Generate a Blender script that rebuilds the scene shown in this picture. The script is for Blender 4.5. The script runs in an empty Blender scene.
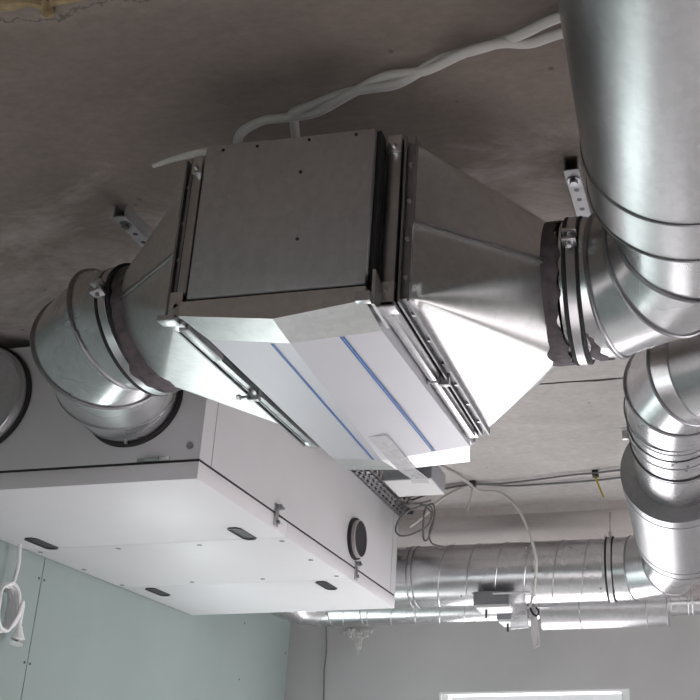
import bpy, bmesh, math, random
from mathutils import Vector, Matrix
PI = math.pi
ZO = 1.5                      # camera height above the floor; coordinates below are relative to the camera height
scene = bpy.context.scene
COL = scene.collection
V = Vector
rnd = random.Random(7)

# ------------------------------------------------------------------ materials
def new_mat(name):
    m = bpy.data.materials.new(name); m.use_nodes = True
    nt = m.node_tree
    return m, nt, nt.nodes['Principled BSDF']

def N(nt, kind, **kw):
    n = nt.nodes.new(kind)
    for k, v in kw.items():
        if k in n.inputs: n.inputs[k].default_value = v
        else: setattr(n, k, v)
    return n

def ramp(nt, fac, stops):
    r = nt.nodes.new('ShaderNodeValToRGB')
    while len(r.color_ramp.elements) < len(stops): r.color_ramp.elements.new(.5)
    for e, (p, c) in zip(r.color_ramp.elements, stops):
        e.position = p; e.color = (*c, 1) if len(c) == 3 else c
    nt.links.new(fac, r.inputs['Fac'])
    return r.outputs['Color']

def plain(name, col, rough=.5, metal=0., var=.06, scale=30., bump=0., spec=.5):
    m, nt, b = new_mat(name)
    tc = N(nt, 'ShaderNodeTexCoord')
    no = N(nt, 'ShaderNodeTexNoise', Scale=scale, Detail=4.)
    nt.links.new(tc.outputs['Object'], no.inputs['Vector'])
    lo = tuple(max(0, c * (1 - var)) for c in col); hi = tuple(min(1, c * (1 + var)) for c in col)
    nt.links.new(ramp(nt, no.outputs['Fac'], [(.3, lo), (.7, hi)]), b.inputs['Base Color'])
    b.inputs['Roughness'].default_value = rough; b.inputs['Metallic'].default_value = metal
    b.inputs['Specular IOR Level'].default_value = spec
    if bump:
        bp = N(nt, 'ShaderNodeBump', Strength=bump, Distance=.002)
        nt.links.new(no.outputs['Fac'], bp.inputs['Height']); nt.links.new(bp.outputs['Normal'], b.inputs['Normal'])
    return m

def galvanised(name, col=.62, rough=.3, streak=(1, 1, 1), tint=(1, 1.0, 1.01), bump=.03, wave=.0):
    """zinc coated sheet: faint spangle, rolling streaks and slight oil-canning"""
    m, nt, b = new_mat(name)
    tc = N(nt, 'ShaderNodeTexCoord')
    mp = N(nt, 'ShaderNodeMapping'); mp.inputs['Scale'].default_value = streak
    nt.links.new(tc.outputs['Object'], mp.inputs['Vector'])
    st = N(nt, 'ShaderNodeTexNoise', Scale=60., Detail=5., Roughness=.6)
    nt.links.new(mp.outputs['Vector'], st.inputs['Vector'])
    vo = N(nt, 'ShaderNodeTexVoronoi', Scale=90.)
    nt.links.new(tc.outputs['Object'], vo.inputs['Vector'])
    big = N(nt, 'ShaderNodeTexNoise', Scale=5., Detail=3.)
    nt.links.new(tc.outputs['Object'], big.inputs['Vector'])
    mx = N(nt, 'ShaderNodeMix', data_type='FLOAT'); mx.inputs[0].default_value = .35
    nt.links.new(st.outputs['Fac'], mx.inputs[2]); nt.links.new(vo.outputs['Color'], mx.inputs[3])
    lo = tuple(col * t * .93 for t in tint); hi = tuple(min(1, col * t * 1.06) for t in tint)
    nt.links.new(ramp(nt, mx.outputs[0], [(.3, lo), (.7, hi)]), b.inputs['Base Color'])
    rr = N(nt, 'ShaderNodeMapRange'); rr.inputs['To Min'].default_value = rough * .8; rr.inputs['To Max'].default_value = rough * 1.25
    nt.links.new(big.outputs['Fac'], rr.inputs['Value']); nt.links.new(rr.outputs['Result'], b.inputs['Roughness'])
    b.inputs['Metallic'].default_value = 1.
    bp = N(nt, 'ShaderNodeBump', Strength=bump, Distance=.004)
    nt.links.new(st.outputs['Fac'], bp.inputs['Height'])
    nt.links.new(bp.outputs['Normal'], b.inputs['Normal'])
    return m

def concrete(name, a, b_, joint=False):
    m, nt, b = new_mat(name)
    tc = N(nt, 'ShaderNodeTexCoord')
    mp = N(nt, 'ShaderNodeMapping'); mp.inputs['Scale'].default_value = (1, 1.9, 1)
    nt.links.new(tc.outputs['Object'], mp.inputs['Vector'])
    n1 = N(nt, 'ShaderNodeTexNoise', Scale=2.6, Detail=10., Roughness=.68, Distortion=.6)
    n2 = N(nt, 'ShaderNodeTexNoise', Scale=34., Detail=8., Roughness=.7)
    for n in (n1, n2): nt.links.new(mp.outputs['Vector'], n.inputs['Vector'])
    mx = N(nt, 'ShaderNodeMix', data_type='FLOAT'); mx.inputs[0].default_value = .5
    nt.links.new(n1.outputs['Fac'], mx.inputs[2]); nt.links.new(n2.outputs['Fac'], mx.inputs[3])
    col = ramp(nt, mx.outputs[0], [(.3, a), (.5, tuple((x + y) / 2 for x, y in zip(a, b_))), (.68, b_)])
    # air holes
    vo = N(nt, 'ShaderNodeTexVoronoi', Scale=9.)
    nt.links.new(tc.outputs['Object'], vo.inputs['Vector'])
    hole = ramp(nt, vo.outputs['Distance'], [(.035, (.35, .33, .31)), (.06, (1, 1, 1))])
    mm = N(nt, 'ShaderNodeMix', data_type='RGBA', blend_type='MULTIPLY'); mm.inputs[0].default_value = .6
    nt.links.new(col, mm.inputs[6]); nt.links.new(hole, mm.inputs[7])
    out = mm.outputs[2]
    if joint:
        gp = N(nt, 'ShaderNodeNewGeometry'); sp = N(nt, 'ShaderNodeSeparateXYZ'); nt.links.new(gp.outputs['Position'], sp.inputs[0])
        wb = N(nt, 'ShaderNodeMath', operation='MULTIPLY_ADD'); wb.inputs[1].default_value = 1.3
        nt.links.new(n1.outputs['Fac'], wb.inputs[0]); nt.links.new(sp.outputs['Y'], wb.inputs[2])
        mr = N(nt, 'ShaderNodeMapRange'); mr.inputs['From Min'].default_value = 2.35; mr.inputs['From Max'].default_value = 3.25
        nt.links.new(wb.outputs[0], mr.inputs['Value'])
        brown_front_shade = ramp(nt, mr.outputs['Result'], [(0., (.36, .32, .285)), (1., (1, 1, 1))])  # front concrete browner, with the room's light fall-off painted into its colour
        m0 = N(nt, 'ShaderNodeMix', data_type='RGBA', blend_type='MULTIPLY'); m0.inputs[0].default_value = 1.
        nt.links.new(out, m0.inputs[6]); nt.links.new(brown_front_shade, m0.inputs[7]); out = m0.outputs[2]
        # pale lime streaks and a hairline crack near the first slab joint
        geo = N(nt, 'ShaderNodeNewGeometry'); sx = N(nt, 'ShaderNodeSeparateXYZ'); nt.links.new(geo.outputs['Position'], sx.inputs[0])
        w = N(nt, 'ShaderNodeTexNoise', Scale=7., Detail=8., Roughness=.7)
        nt.links.new(tc.outputs['Object'], w.inputs['Vector'])
        ad = N(nt, 'ShaderNodeMath', operation='MULTIPLY_ADD'); ad.inputs[1].default_value = .16; 
        nt.links.new(w.outputs['Fac'], ad.inputs[0]); nt.links.new(sx.outputs['Y'], ad.inputs[2])
        d = N(nt, 'ShaderNodeMath', operation='SUBTRACT'); d.inputs[1].default_value = 1.275
        nt.links.new(ad.outputs[0], d.inputs[0])
        ab = N(nt, 'ShaderNodeMath', operation='ABSOLUTE'); nt.links.new(d.outputs[0], ab.inputs[0])
        crack = ramp(nt, ab.outputs[0], [(.0, (.28, .27, .26)), (.004, (1, 1, 1))])
        lime = ramp(nt, ab.outputs[0], [(.0, (1.35, 1.35, 1.4)), (.035, (1, 1, 1))])
        for c_, f_ in ((lime, .6), (crack, .8)):
            m2 = N(nt, 'ShaderNodeMix', data_type='RGBA', blend_type='MULTIPLY'); m2.inputs[0].default_value = f_
            nt.links.new(out, m2.inputs[6]); nt.links.new(c_, m2.inputs[7]); out = m2.outputs[2]
    nt.links.new(out, b.inputs['Base Color'])
    b.inputs['Roughness'].default_value = .9
    bp = N(nt, 'ShaderNodeBump', Strength=.35, Distance=.006)
    nt.links.new(mx.outputs[0], bp.inputs['Height']); nt.links.new(bp.outputs['Normal'], b.inputs['Normal'])
    return m

def clear_plastic(name, amount=.35, rough=.15):
    m, nt, b = new_mat(name)
    b.inputs['Base Color'].default_value = (.85, .85, .87, 1); b.inputs['Roughness'].default_value = rough
    tr = N(nt, 'ShaderNodeBsdfTransparent'); mx = N(nt, 'ShaderNodeMixShader')
    no = N(nt, 'ShaderNodeTexNoise', Scale=40., Detail=4., Distortion=1.)
    tc = N(nt, 'ShaderNodeTexCoord'); nt.links.new(tc.outputs['Object'], no.inputs['Vector'])
    rr = N(nt, 'ShaderNodeMapRange'); rr.inputs['To Min'].default_value = amount * .5; rr.inputs['To Max'].default_value = amount * 1.5
    nt.links.new(no.outputs['Fac'], rr.inputs['Value'])
    nt.links.new(rr.outputs['Result'], mx.inputs[0])
    nt.links.new(tr.outputs[0], mx.inputs[1]); nt.links.new(b.outputs[0], mx.inputs[2])
    bp = N(nt, 'ShaderNodeBump', Strength=.5, Distance=.004)
    nt.links.new(no.outputs['Fac'], bp.inputs['Height']); nt.links.new(bp.outputs['Normal'], b.inputs['Normal'])
    nt.links.new(mx.outputs[0], nt.nodes['Material Output'].inputs['Surface'])
    return m

M = {}
M['duct'] = galvanised('galvanised_duct', .66, .26, (1, 1, 1))
M['duct_back'] = galvanised('galvanised_spiral', .66, .26, (3, .4, .4))
M['silencer'] = galvanised('galvanised_silencer', .52, .33, (1, .12, 1))
M['sheet'] = galvanised('galvanised_sheet', .70, .33, (.25, 1, 1), (1, 1, .99))
M['sheet_dark'] = galvanised('weathered_sheet', .58, .50, (1, 1, .2), (1, 1, 1.03))
M['flange'] = galvanised('flange_steel', .50, .34, (1, 1, 1))
M['end_face'] = galvanised('silencer_end_face', .34, .5)
M['strut'] = plain('zinc_strut', (.36, .36, .37), .5, .25, .15)
M['port_rim'] = plain('port_rim_grey', (.38, .36, .35), .5)
M['bright'] = plain('bright_zinc', (.62, .62, .63), .3, 1., .08)
M['seam'] = plain('seam_edge', (.30, .30, .31), .4, 1., .1)
M['gasket'] = plain('black_rubber', (.018, .018, .019), .7)
M['sealant'] = plain('duct_sealant', (.085, .070, .077), .75, 0, .4, 60., .5)
M['ahu'] = plain('grey_white_enamel', (.55, .55, .56), .42, 0, .015, 8.)
M['ahu_under'] = plain('white_enamel', (.72, .71, .725), .42, 0, .01, 8.)
M['black'] = plain('black_plastic', (.02, .02, .022), .45)
M['dark_face'] = plain('dark_port_lid', (.045, .045, .05), .5)
M['film'] = plain('film_covered_steel', (.50, .50, .53), .42, .15, .02, 6.)
M['blue'] = plain('blue_print', (.02, .10, .34), .35)
M['lightblue'] = plain('pale_blue_print', (.22, .40, .66), .35)
M['green'] = plain('moisture_board', (.28, .34, .325), .85, 0, .035, 3.)
M['plaster'] = plain('grey_plaster', (.46, .455, .455), .9, 0, .09, 1.8, .1)
M['raw_wall'] = concrete('raw_concrete_wall', (.13, .125, .12), (.22, .21, .20))
M['beam'] = concrete('beam_concrete', (.42, .38, .365), (.56, .52, .50))
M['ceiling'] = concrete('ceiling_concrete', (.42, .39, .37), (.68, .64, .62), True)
M['floor'] = concrete('floor_screed', (.60, .59, .585), (.70, .69, .685))
M['white_pipe'] = plain('white_conduit', (.52, .505, .48), .5, 0, .04)
M['white'] = plain('white_plastic', (.78, .78, .78), .45, 0, .02)
M['grey_wire'] = plain('grey_cable', (.16, .155, .15), .5, 0, .1)
M['yellow'] = plain('yellow_nylon', (.50, .38, .03), .5)
M['foam'] = plain('dried_foam', (.30, .23, .125), .85, 0, .25, 50., .6)
M['box_grey'] = plain('grey_housing', (.24, .245, .26), .5)
M['label'] = plain('white_sticker', (.66, .65, .65), .5, 0, .01)
M['dark_joint'] = plain('dark_slab_joint', (.06, .045, .038), .95, 0, .3, 40.)
M['tape'] = clear_plastic('clear_tape', .5, .14)
M['bag'] = clear_plastic('clear_bag', .6, .25)
M['wood'] = plain('raw_plaster_patch', (.55, .545, .535), .9, 0, .25, 60., .8)
gm, nt, b = new_mat('window_glass')
tr = N(nt, 'ShaderNodeBsdfTransparent'); gl = N(nt, 'ShaderNodeBsdfGlossy', Roughness=.02); mx = N(nt, 'ShaderNodeMixShader'); mx.inputs[0].default_value = .07
nt.links.new(tr.outputs[0], mx.inputs[1]); nt.links.new(gl.outputs[0], mx.inputs[2]); nt.links.new(mx.outputs[0], nt.nodes['Material Output'].inputs['Surface'])
M['glass'] = gm

# ------------------------------------------------------------------ mesh builder
def wpos(o):
    p = V((0, 0, 0))
    while o is not None:
        p += o.location; o = o.parent
    return p

def frame(n, ref=V((0, 0, 1))):
    n = V(n).normalized()
    if abs(n.dot(ref)) > .98: ref = V((0, 1, 0))
    a = n.cross(ref).normalized(); return n, a, n.cross(a)

class MB:
    def __init__(s): s.bm = bmesh.new()
    def face(s, vs):
        try: return s.bm.faces.new(vs)
        except ValueError: return None
    def v(s, p): return s.bm.verts.new(V(p))
    def box(s, x0, x1, y0, y1, z0, z1, bev=0.):
        return s.hexa([(x0, y0, z0), (x1, y0, z0), (x1, y1, z0), (x0, y1, z0)], [(x0, y0, z1), (x1, y0, z1), (x1, y1, z1), (x0, y1, z1)], bev)
    def hexa(s, lo, hi, bev=0.):
        b = bmesh.new()
        A = [b.verts.new(V(p)) for p in lo]; B = [b.verts.new(V(p)) for p in hi]
        n = len(A)
        b.faces.new(A[::-1]); b.faces.new(B)
        for i in range(n): b.faces.new((A[i], A[(i + 1) % n], B[(i + 1) % n], B[i]))
        bmesh.ops.recalc_face_normals(b, faces=b.faces)
        if bev: bmesh.ops.bevel(b, geom=list(b.edges), offset=bev, segments=2, affect='EDGES', profile=.5)
        s.merge(b); return s
    def merge(s, b):
        mp = {v: s.bm.verts.new(v.co) for v in b.verts}
        for f in b.faces: s.face([mp[v] for v in f.verts])
        b.free()
    def bar(s, p, q, w, h, up=(0, 0, 1), bev=0.):
        p, q = V(p), V(q); d, a, c = frame(q - p, V(up))
        a = a * w / 2; c = c * h / 2
        return s.hexa([p - a - c, p + a - c, p + a + c, p - a + c], [q - a - c, q + a - c, q + a + c, q - a + c], bev)
    def ring(s, c, n, r, seg=64, fn=None):
        n, a, b_ = frame(n); out = []
        for i in range(seg):
            t = 2 * PI * i / seg
            k = fn(t) if fn else 0
            out.append(s.v(V(c) + (r + k) * (a * math.cos(t) + b_ * math.sin(t))))
        return out
    def skin(s, A, B):
        n = len(A)
        for i in range(n): s.face((A[i], A[(i + 1) % n], B[(i + 1) % n], B[i]))
    def loft(s, rings, seg=72, cap0=False, cap1=False):
        prev = None; first = None
        for (c, n, r) in rings:
            R = s.ring(c, n, r, seg)
            if prev: s.skin(prev, R)
            else: first = R
            prev = R
        if cap0: s.face(first[::-1])
        if cap1: s.face(prev)
        return s
    def torus(s, c, n, r, k, seg=72, sec=8, sq=1.):
        n, a, b_ = frame(n); prev = None; first = None
        for i in range(seg):
            t = 2 * PI * i / seg; d = a * math.cos(t) + b_ * math.sin(t)
            R = [s.v(V(c) + d * (r + k * math.cos(u)) + n * (k * sq * math.sin(u))) for u in [2 * PI * j / sec for j in range(sec)]]
            if prev: s.skin(prev, R)
            else: first = R
            prev = R
        s.skin(prev, first); return s
    def band(s, c, n, r, w, th, seg=72, fw=None):
        """flat hoop: outer radius r+th; fw(t) -> (extra left, extra right) for ragged edges"""
        n, a, b_ = frame(n); prev = None; first = None
        for i in range(seg):
            t = 2 * PI * i / seg; d = a * math.cos(t) + b_ * math.sin(t)
            e0, e1 = fw(t) if fw else (0, 0)
            p = [(r, -w / 2 - e0), (r + th, -w / 2 - e0), (r + th, w / 2 + e1), (r, w / 2 + e1)]
            R = [s.v(V(c) + d * q[0] + n * q[1]) for q in p]
            if prev: s.skin(prev, R)
            else: first = R
            prev = R
        s.skin(prev, first); return s
    def tube(s, pts, r, seg=8, smooth=6, closed=False):
        P = [V(p) for p in pts]
        if smooth > 1:
            Q = []; n = len(P); last = n if closed else n - 1
            for i in range(last):
                if closed: p0, p1, p2, p3 = P[(i - 1) % n], P[i], P[(i + 1) % n], P[(i + 2) % n]
                else: p0, p1, p2, p3 = P[max(i - 1, 0)], P[i], P[i + 1], P[min(i + 2, n - 1)]
                for k in range(smooth):
                    t = k / smooth
                    Q.append(.5 * ((2 * p1) + (p2 - p0) * t + (2 * p0 - 5 * p1 + 4 * p2 - p3) * t * t + (3 * p1 - p0 - 3 * p2 + p3) * t ** 3))
            if not closed: Q.append(P[-1])
            P = Q
        a = None; rings = []
        for i, p in enumerate(P):
            if closed: d = P[(i + 1) % len(P)] - P[i - 1]
            else: d = P[min(i + 1, len(P) - 1)] - P[max(i - 1, 0)]
            if d.length < 1e-9: d = V((0, 0, 1))
            d.normalize()
            if a is None: a = frame(d)[1]
            a = (a - d * a.dot(d)); a.normalize(); b_ = d.cross(a)
            rr = r(i / (len(P) - 1)) if callable(r) else r
            rings.append([s.v(p + rr * (a * math.cos(u) + b_ * math.sin(u))) for u in [2 * PI * j / seg for j in range(seg)]])
        for A, B in zip(rings, rings[1:]): s.skin(A, B)
        if closed: s.skin(rings[-1], rings[0])
        else: s.face(rings[0][::-1]); s.face(rings[-1])
        return s
    def cyl(s, p, q, r, r2=None, seg=20):
        p, q = V(p), V(q)
        return s.loft([(p, q - p, r), (q, q - p, r2 if r2 is not None else r)], seg, True, True)
    def strip(s, P, Q, th=(0, 0, -.0004)):
        """ribbon between two polylines with a real thickness"""
        th = V(th)
        for i in range(len(P) - 1):
            lo = [V(P[i]), V(P[i + 1]), V(Q[i + 1]), V(Q[i])]
            s.hexa(lo, [p + th for p in lo])
        return s
    def build(s, name, mat, parent=None, ang=32, label=None, thing=None):
        bmesh.ops.recalc_face_normals(s.bm, faces=s.bm.faces)
        off = V((0, 0, ZO))
        if parent is not None: base = wpos(parent)
        else:
            xs = [v.co for v in s.bm.verts]
            base = V((sum(p.x for p in xs) / len(xs), sum(p.y for p in xs) / len(xs), min(p.z for p in xs))) + off
        for v in s.bm.verts: v.co = v.co + off - base
        me = bpy.data.meshes.new(name); s.bm.to_mesh(me); s.bm.free()
        me.materials.append(M[mat] if isinstance(mat, str) else mat)
        for p in me.polygons: p.use_smooth = True
        me.set_sharp_from_angle(angle=math.radians(ang))
        o = bpy.data.objects.new(name, me); COL.objects.link(o)
        if parent is not None: o.parent = parent
        else: o.location = base
        if label: o['label'] = label
        if thing: tag(o, *thing)
        return o

def tag(o, label, cat, group=None):
    o['label'] = label; o['category'] = cat
    if group: o['group'] = group
    return o

def thing(name, label, cat, loc, group=None):
    o = bpy.data.objects.new(name, None); COL.objects.link(o)
    o.location = V(loc) + V((0, 0, ZO)); o.empty_display_size = .05
    return tag(o, label, cat, group)

def struct(name, mb, mat, parent=None):
    o = mb.build(name, mat, parent)
    if parent is None: o['kind'] = 'structure'
    return o

# ------------------------------------------------------------------ the setting
XL, XR, YF, YB, ZF, ZC = -2.10, 3.0, -3.2, 4.97, -1.5, 1.25
struct('floor', MB().box(XL - .2, XR + .2, YF - .2, YB + .2, ZF - .1, ZF), 'floor')
JOINTS = [1.155, 2.853]
mb = MB(); ys = [YF - .2] + JOINTS + [YB + .2]
for i in range(3):
    y0 = ys[i] + (.004 if i else 0); y1 = ys[i + 1] - (.004 if i < 2 else 0)
    mb.box(XL - .2, XR + .2, y0, y1, ZC, ZC + .12)
mb.box(XL - .2, XR + .2, YF - .2, YB + .2, ZC + .1, ZC + .2)
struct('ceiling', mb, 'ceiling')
# crumbly mortar in the slab joint
def joint_line(y, w, seedv, name):
    r = random.Random(seedv); mb = MB(); P = []; Q = []
    x = XL
    while x < XR:
        c = y + r.uniform(-.004, .004); h = w * r.uniform(.25, 1.)
        P.append((x, c - h, ZC - .0012)); Q.append((x, c + h, ZC - .0012)); x += .045
    mb.strip(P, Q, (0, 0, .003)); struct(name, mb, 'dark_joint')
joint_line(2.853, .006, 3, 'trim_1')
# downstand at the back
struct('trim_2', MB().hexa([(XL, 4.09, ZC + .01), (XL, 4.105, 1.215), (XL, YB, 1.215), (XL, YB, ZC + .01)], [(XR, 4.09, ZC + .01), (XR, 4.105, 1.215), (XR, YB, 1.215), (XR, YB, ZC + .01)]), 'beam')

def wall_with_holes(name, mat, axis, pos, th, u0, u1, holes):
    """wall in the plane axis=pos, u along the wall; holes (u0,u1,z0,z1)"""
    mb = MB(); z0, z1 = ZF, ZC + .05
    def bx(a, b_, c, d):
        if b_ - a < 1e-6 or d - c < 1e-6: return
        if axis == 'y': mb.box(a, b_, min(pos, pos + th), max(pos, pos + th), c, d)
        else: mb.box(min(pos, pos + th), max(pos, pos + th), a, b_, c, d)
    u = u0
    for (a, b_, c, d) in sorted(holes):
        bx(u, a, z0, z1); bx(a, b_, z0, c); bx(a, b_, d, z1); u = b_
    bx(u, u1, z0, z1)
    struct(name, mb, mat)

WB = (-1.315, -.402, -1.35, .597)                    # window in the back wall
wall_with_holes('wall_back', 'plaster', 'y', YB, .1, XL - .2, XR + .2, [WB])
WR = [(2.7, 4.8, -1.35, .35)]
wall_with_holes('wall_right', 'raw_wall', 'x', XR, .2, YF - .2, YB + .2, WR)
wall_with_holes('wall_front', 'raw_wall', 'y', YF, -.2, XL - .2, XR + .2, [])
# plasterboard wall: sheets 1.2 m wide with open joints
mb = MB(); edges = [YF, -.655, .545, 1.745, 2.945, YB]
for a, b_ in zip(edges, edges[1:]):
    mb.box(XL - .0125, XL, a + .0018, b_ - .0018, ZF, ZC + .03)
mb.box(XL - .1, XL - .0125, YF, YB, ZF, ZC + .03)
struct('wall_left', mb, 'green')
mb = MB()
for ye in (2.945, 1.745):
    for dy in (-.014, .014):
        for z in (-1.2, -.93, -.66, -.4, -.06, .205, .469, .733, 1.0):
            mb.cyl((XL - .001, ye + dy, z), (XL + .0008, ye + dy, z), .0042, seg=10)
for y_, z in ((4.93, .15), (4.93, .45), (4.93, .80), (4.44, .86), (4.44, .61), (4.44, .36)): mb.cyl((XL - .001, y_, z), (XL + .0008, y_, z), .0042, seg=10)
w = bpy.data.objects['wall_left']
mb.build('screw', 'black', w)

def window(idx, axis, pos, th, hole, light):
    a, b_, c, d = hole; s = 1 if th > 0 else -1
    mid = pos + .05 * s; fw = .04; dp = .03
    def place(mb, u0, u1, z0, z1, o0, o1):
        if axis == 'y': mb.box(u0, u1, min(o0, o1), max(o0, o1), z0, z1)
        else: mb.box(min(o0, o1), max(o0, o1), u0, u1, z0, z1)
    f = MB()
    for (p, q, r, t) in ((a, b_, c, c + fw), (a, b_, d - .012, d), (a, a + fw, c + fw, d - .012), (b_ - fw, b_, c + fw, d - .012)):
        place(f, p, q, r, t, mid - dp, mid + dp)
    o = struct('window_%d' % idx, f, 'white')
    g = MB(); place(g, a + .01, b_ - .01, c + .01, d - .01, mid - .004, mid + .004); g.build('pane', 'glass', o)
    rv = MB(); place(rv, a, b_, d - .008, d + .002, pos - s * .001, mid - dp * s); place(rv, a, a + .008, c + .004, d - .008, pos - s * .001, mid - dp * s); place(rv, b_ - .008, b_, c + .004, d - .008, pos - s * .001, mid - dp * s)
    rv.build('reveal', 'white', o)
    sl = MB(); place(sl, a - .04, b_ + .04, c - .03, c + .004, pos - s * .12, pos + th); sl.build('sill', 'white', o)
    L = bpy.data.lights.new('daylight', 'AREA'); L.shape = 'RECTANGLE'; L.size = b_ - a; L.size_y = d - c
    L.energy = light; L.color = (1, .955, .985)
    lo = bpy.data.objects.new('daylight', L); COL.objects.link(lo)
    if axis == 'y': lo.location = ((a + b_) / 2, pos + th * 1.1, (c + d) / 2 + ZO); lo.rotation_euler = (PI / 2 * (-1 if s > 0 else 1), 0, 0)
    else: lo.location = (pos + th * 1.1, (a + b_) / 2, (c + d) / 2 + ZO); lo.rotation_euler = (PI / 2, 0, PI / 2 * s)
    return lo
window(1, 'y', YB, .1, WB, 85)
window(2, 'x', XR, .1, WR[0], 330)

# low sun through the back windows falls on the floor
SL = bpy.data.lights.new('sun', 'SUN'); SL.energy = 190.; SL.angle = math.radians(.6); SL.color = (1, .935, .97)
so = bpy.data.objects.new('sun', SL); COL.objects.link(so); so.location = (0, 9, 6)
so.rotation_euler = V((-.70, -.69, -.15)).to_track_quat('-Z', 'Y').to_euler()

# ------------------------------------------------------------------ air handling unit hung under the ceiling
AX0, AX1, AY0, AY1, AZ0, AZ1 = -2.09, -1.232, 2.26, 3.925, .80, 1.205
ZL = .846
ahu = thing('air_handling_unit', 'large pale grey flat ventilation unit with white underside hung under the ceiling', 'ventilation unit', (-1.66, 3.09, AZ0))
MB().box(AX0, AX1, AY0, AY1, ZL + .0065, AZ1, .002).build('casing', 'ahu', ahu)
MB().box(AX0 + .0015, AX1 - .0015, AY0 + .0015, AY1 - .0015, ZL - .002, ZL + .009).build('gasket', 'gasket', ahu, label='thin black gasket line round the unit')
cuts = [AY0, 2.828, 3.392, AY1]
doors = []
for i, (a, b_) in enumerate(zip(cuts, cuts[1:])):
    d = MB().box(AX0, AX1, a + (.0012 if i else 0), b_ - (.0012 if i < 2 else 0), AZ0, ZL, .0015).build('door', 'ahu_under', ahu, label='white underside panel'); doors.append(d)
def handle(x, y, door):
    mb = MB(); L, w = .066, .021
    out = [(-w, -L + .012), (-w + .01, -L), (w - .01, -L), (w, -L + .012), (w, L - .012), (w - .01, L), (-w + .01, L), (-w, L - .012)]
    inn = [(p * .78, q * .9) for p, q in out]
    top = [mb.v((x + p, y + q, AZ0 + .001)) for p, q in out]; t2 = [mb.v((x + p, y + q, AZ0 - .004)) for p, q in out]
    i2 = [mb.v((x + p, y + q, AZ0 - .004)) for p, q in inn]; i3 = [mb.v((x + p, y + q, AZ0 - .001)) for p, q in inn]
    mb.skin(top, t2); mb.skin(t2, i2); mb.skin(i2, i3); mb.face(i3)
    h = mb.build('handle', 'black', door, label='black recessed pull handle')
    return h
for x, y, k in ((-1.992, 2.765, 0), (-1.342, 2.762, 0), (-1.995, 3.474, 2), (-1.346, 3.474, 2)): handle(x, y, doors[k])
for x, y in ((-2.062, 2.864), (-1.797, 2.865), (-2.063, 3.106), (-2.065, 3.349), (-1.796, 3.346), (-1.529, 2.868), (-1.262, 2.866), (-1.264, 3.109), (-1.53, 3.343), (-1.262, 3.343)):
    MB().loft([((x, y, AZ0 + .001), (0, 0, -1), .008), ((x, y, AZ0 - .0015), (0, 0, -1), .0078), ((x, y, AZ0 - .0022), (0, 0, -1), .0035)], 16, False, True).build('screw', 'seam', doors[1])
# side trim lines and latches
MB().box(AX1 - .001, AX1 + .0006, 2.322, 2.3245, ZL + .004, AZ1).build('panel_joint', 'seam', ahu)
MB().box(AX1 - .001, AX1 + .0006, 3.858, 3.8605, ZL + .004, AZ1).build('panel_joint', 'seam', ahu)
for y in (2.738, 3.448):
    l = MB().box(AX1, AX1 + .006, y - .011, y + .011, .808, .876, .002).build('latch', 'flange', ahu)
    MB().cyl((AX1 + .004, y, .866), (AX1 + .018, y, .866), .009).build('latch_knob', 'seam', l)
    MB().cyl((AX1 + .004, y + .004, .822), (AX1 + .012, y + .004, .822), .006).build('latch_screw', 'seam', l)
    MB().cyl((AX1 + .012, y - .014, .868), (AX1 + .014, y + .022, .868), .004).build('latch_lever', 'seam', l)
mb = MB(); mb.box(-1.40, -1.312, AY0 - .004, AY0, .852, .861, .001); mb.cyl((-1.375, AY0 - .006, .856), (-1.34, AY0 - .006, .856), .0045); mb.build('hinge', 'bright', ahu)
MB().cyl((-1.262, AY0, .888), (-1.262, AY0 - .003, .888), .009).build('plug', 'box_grey', ahu)
# round service port on the side
pc = V((AX1, 3.414, .948))
po = MB().loft([(pc, (1, 0, 0), .074), (pc + V((.012, 0, 0)), (1, 0, 0), .074), (pc + V((.012, 0, 0)), (1, 0, 0), .066)], 56).build('port', 'gasket', ahu, label='black rubber ring round the side port')
MB().loft([(pc, (1, 0, 0), .068), (pc + V((.024, 0, 0)), (1, 0, 0), .067), (pc + V((.026, 0, 0)), (1, 0, 0), .0655), (pc + V((.026, 0, 0)), (1, 0, 0), .0635), (pc + V((.02, 0, 0)), (1, 0, 0), .0635)], 56).build('port_collar', 'port_rim', po)
MB().cyl(pc + V((.0, 0, 0)), pc + V((.024, 0, 0)), .064, seg=56).build('port_lid', 'black', po, label='dark lid of the side port')
# front spigots: left one blanked off with a wide cap
cc = V((-1.893, AY0, 1.055))
f = (0, -1, 0)
MB().loft([(cc + V((0, -.001, 0)), f, .160), (cc + V((0, -.012, 0)), f, .160), (cc + V((0, -.012, 0)), f, .15)], 80).build('gasket', 'gasket', ahu)
cap = MB().loft([(cc + V((0, -.004, 0)), f, .152), (cc + V((0, -.022, 0)), f, .153), (cc + V((0, -.030, 0)), f, .150), (cc + V((0, -.034, 0)), f, .142), (cc + V((0, -.024, 0)), f, .136), (cc + V((0, -.030, 0)), f, .07), (cc + V((0, -.032, 0)), f, .002)], 80, False, True).build('blanking_lid', 'sheet_dark', ahu, label='dark round blanking lid on the front')
MB().torus(cc + V((0, -.034, 0)), f, .146, .0035).build('rim', 'bright', cap)

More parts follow.
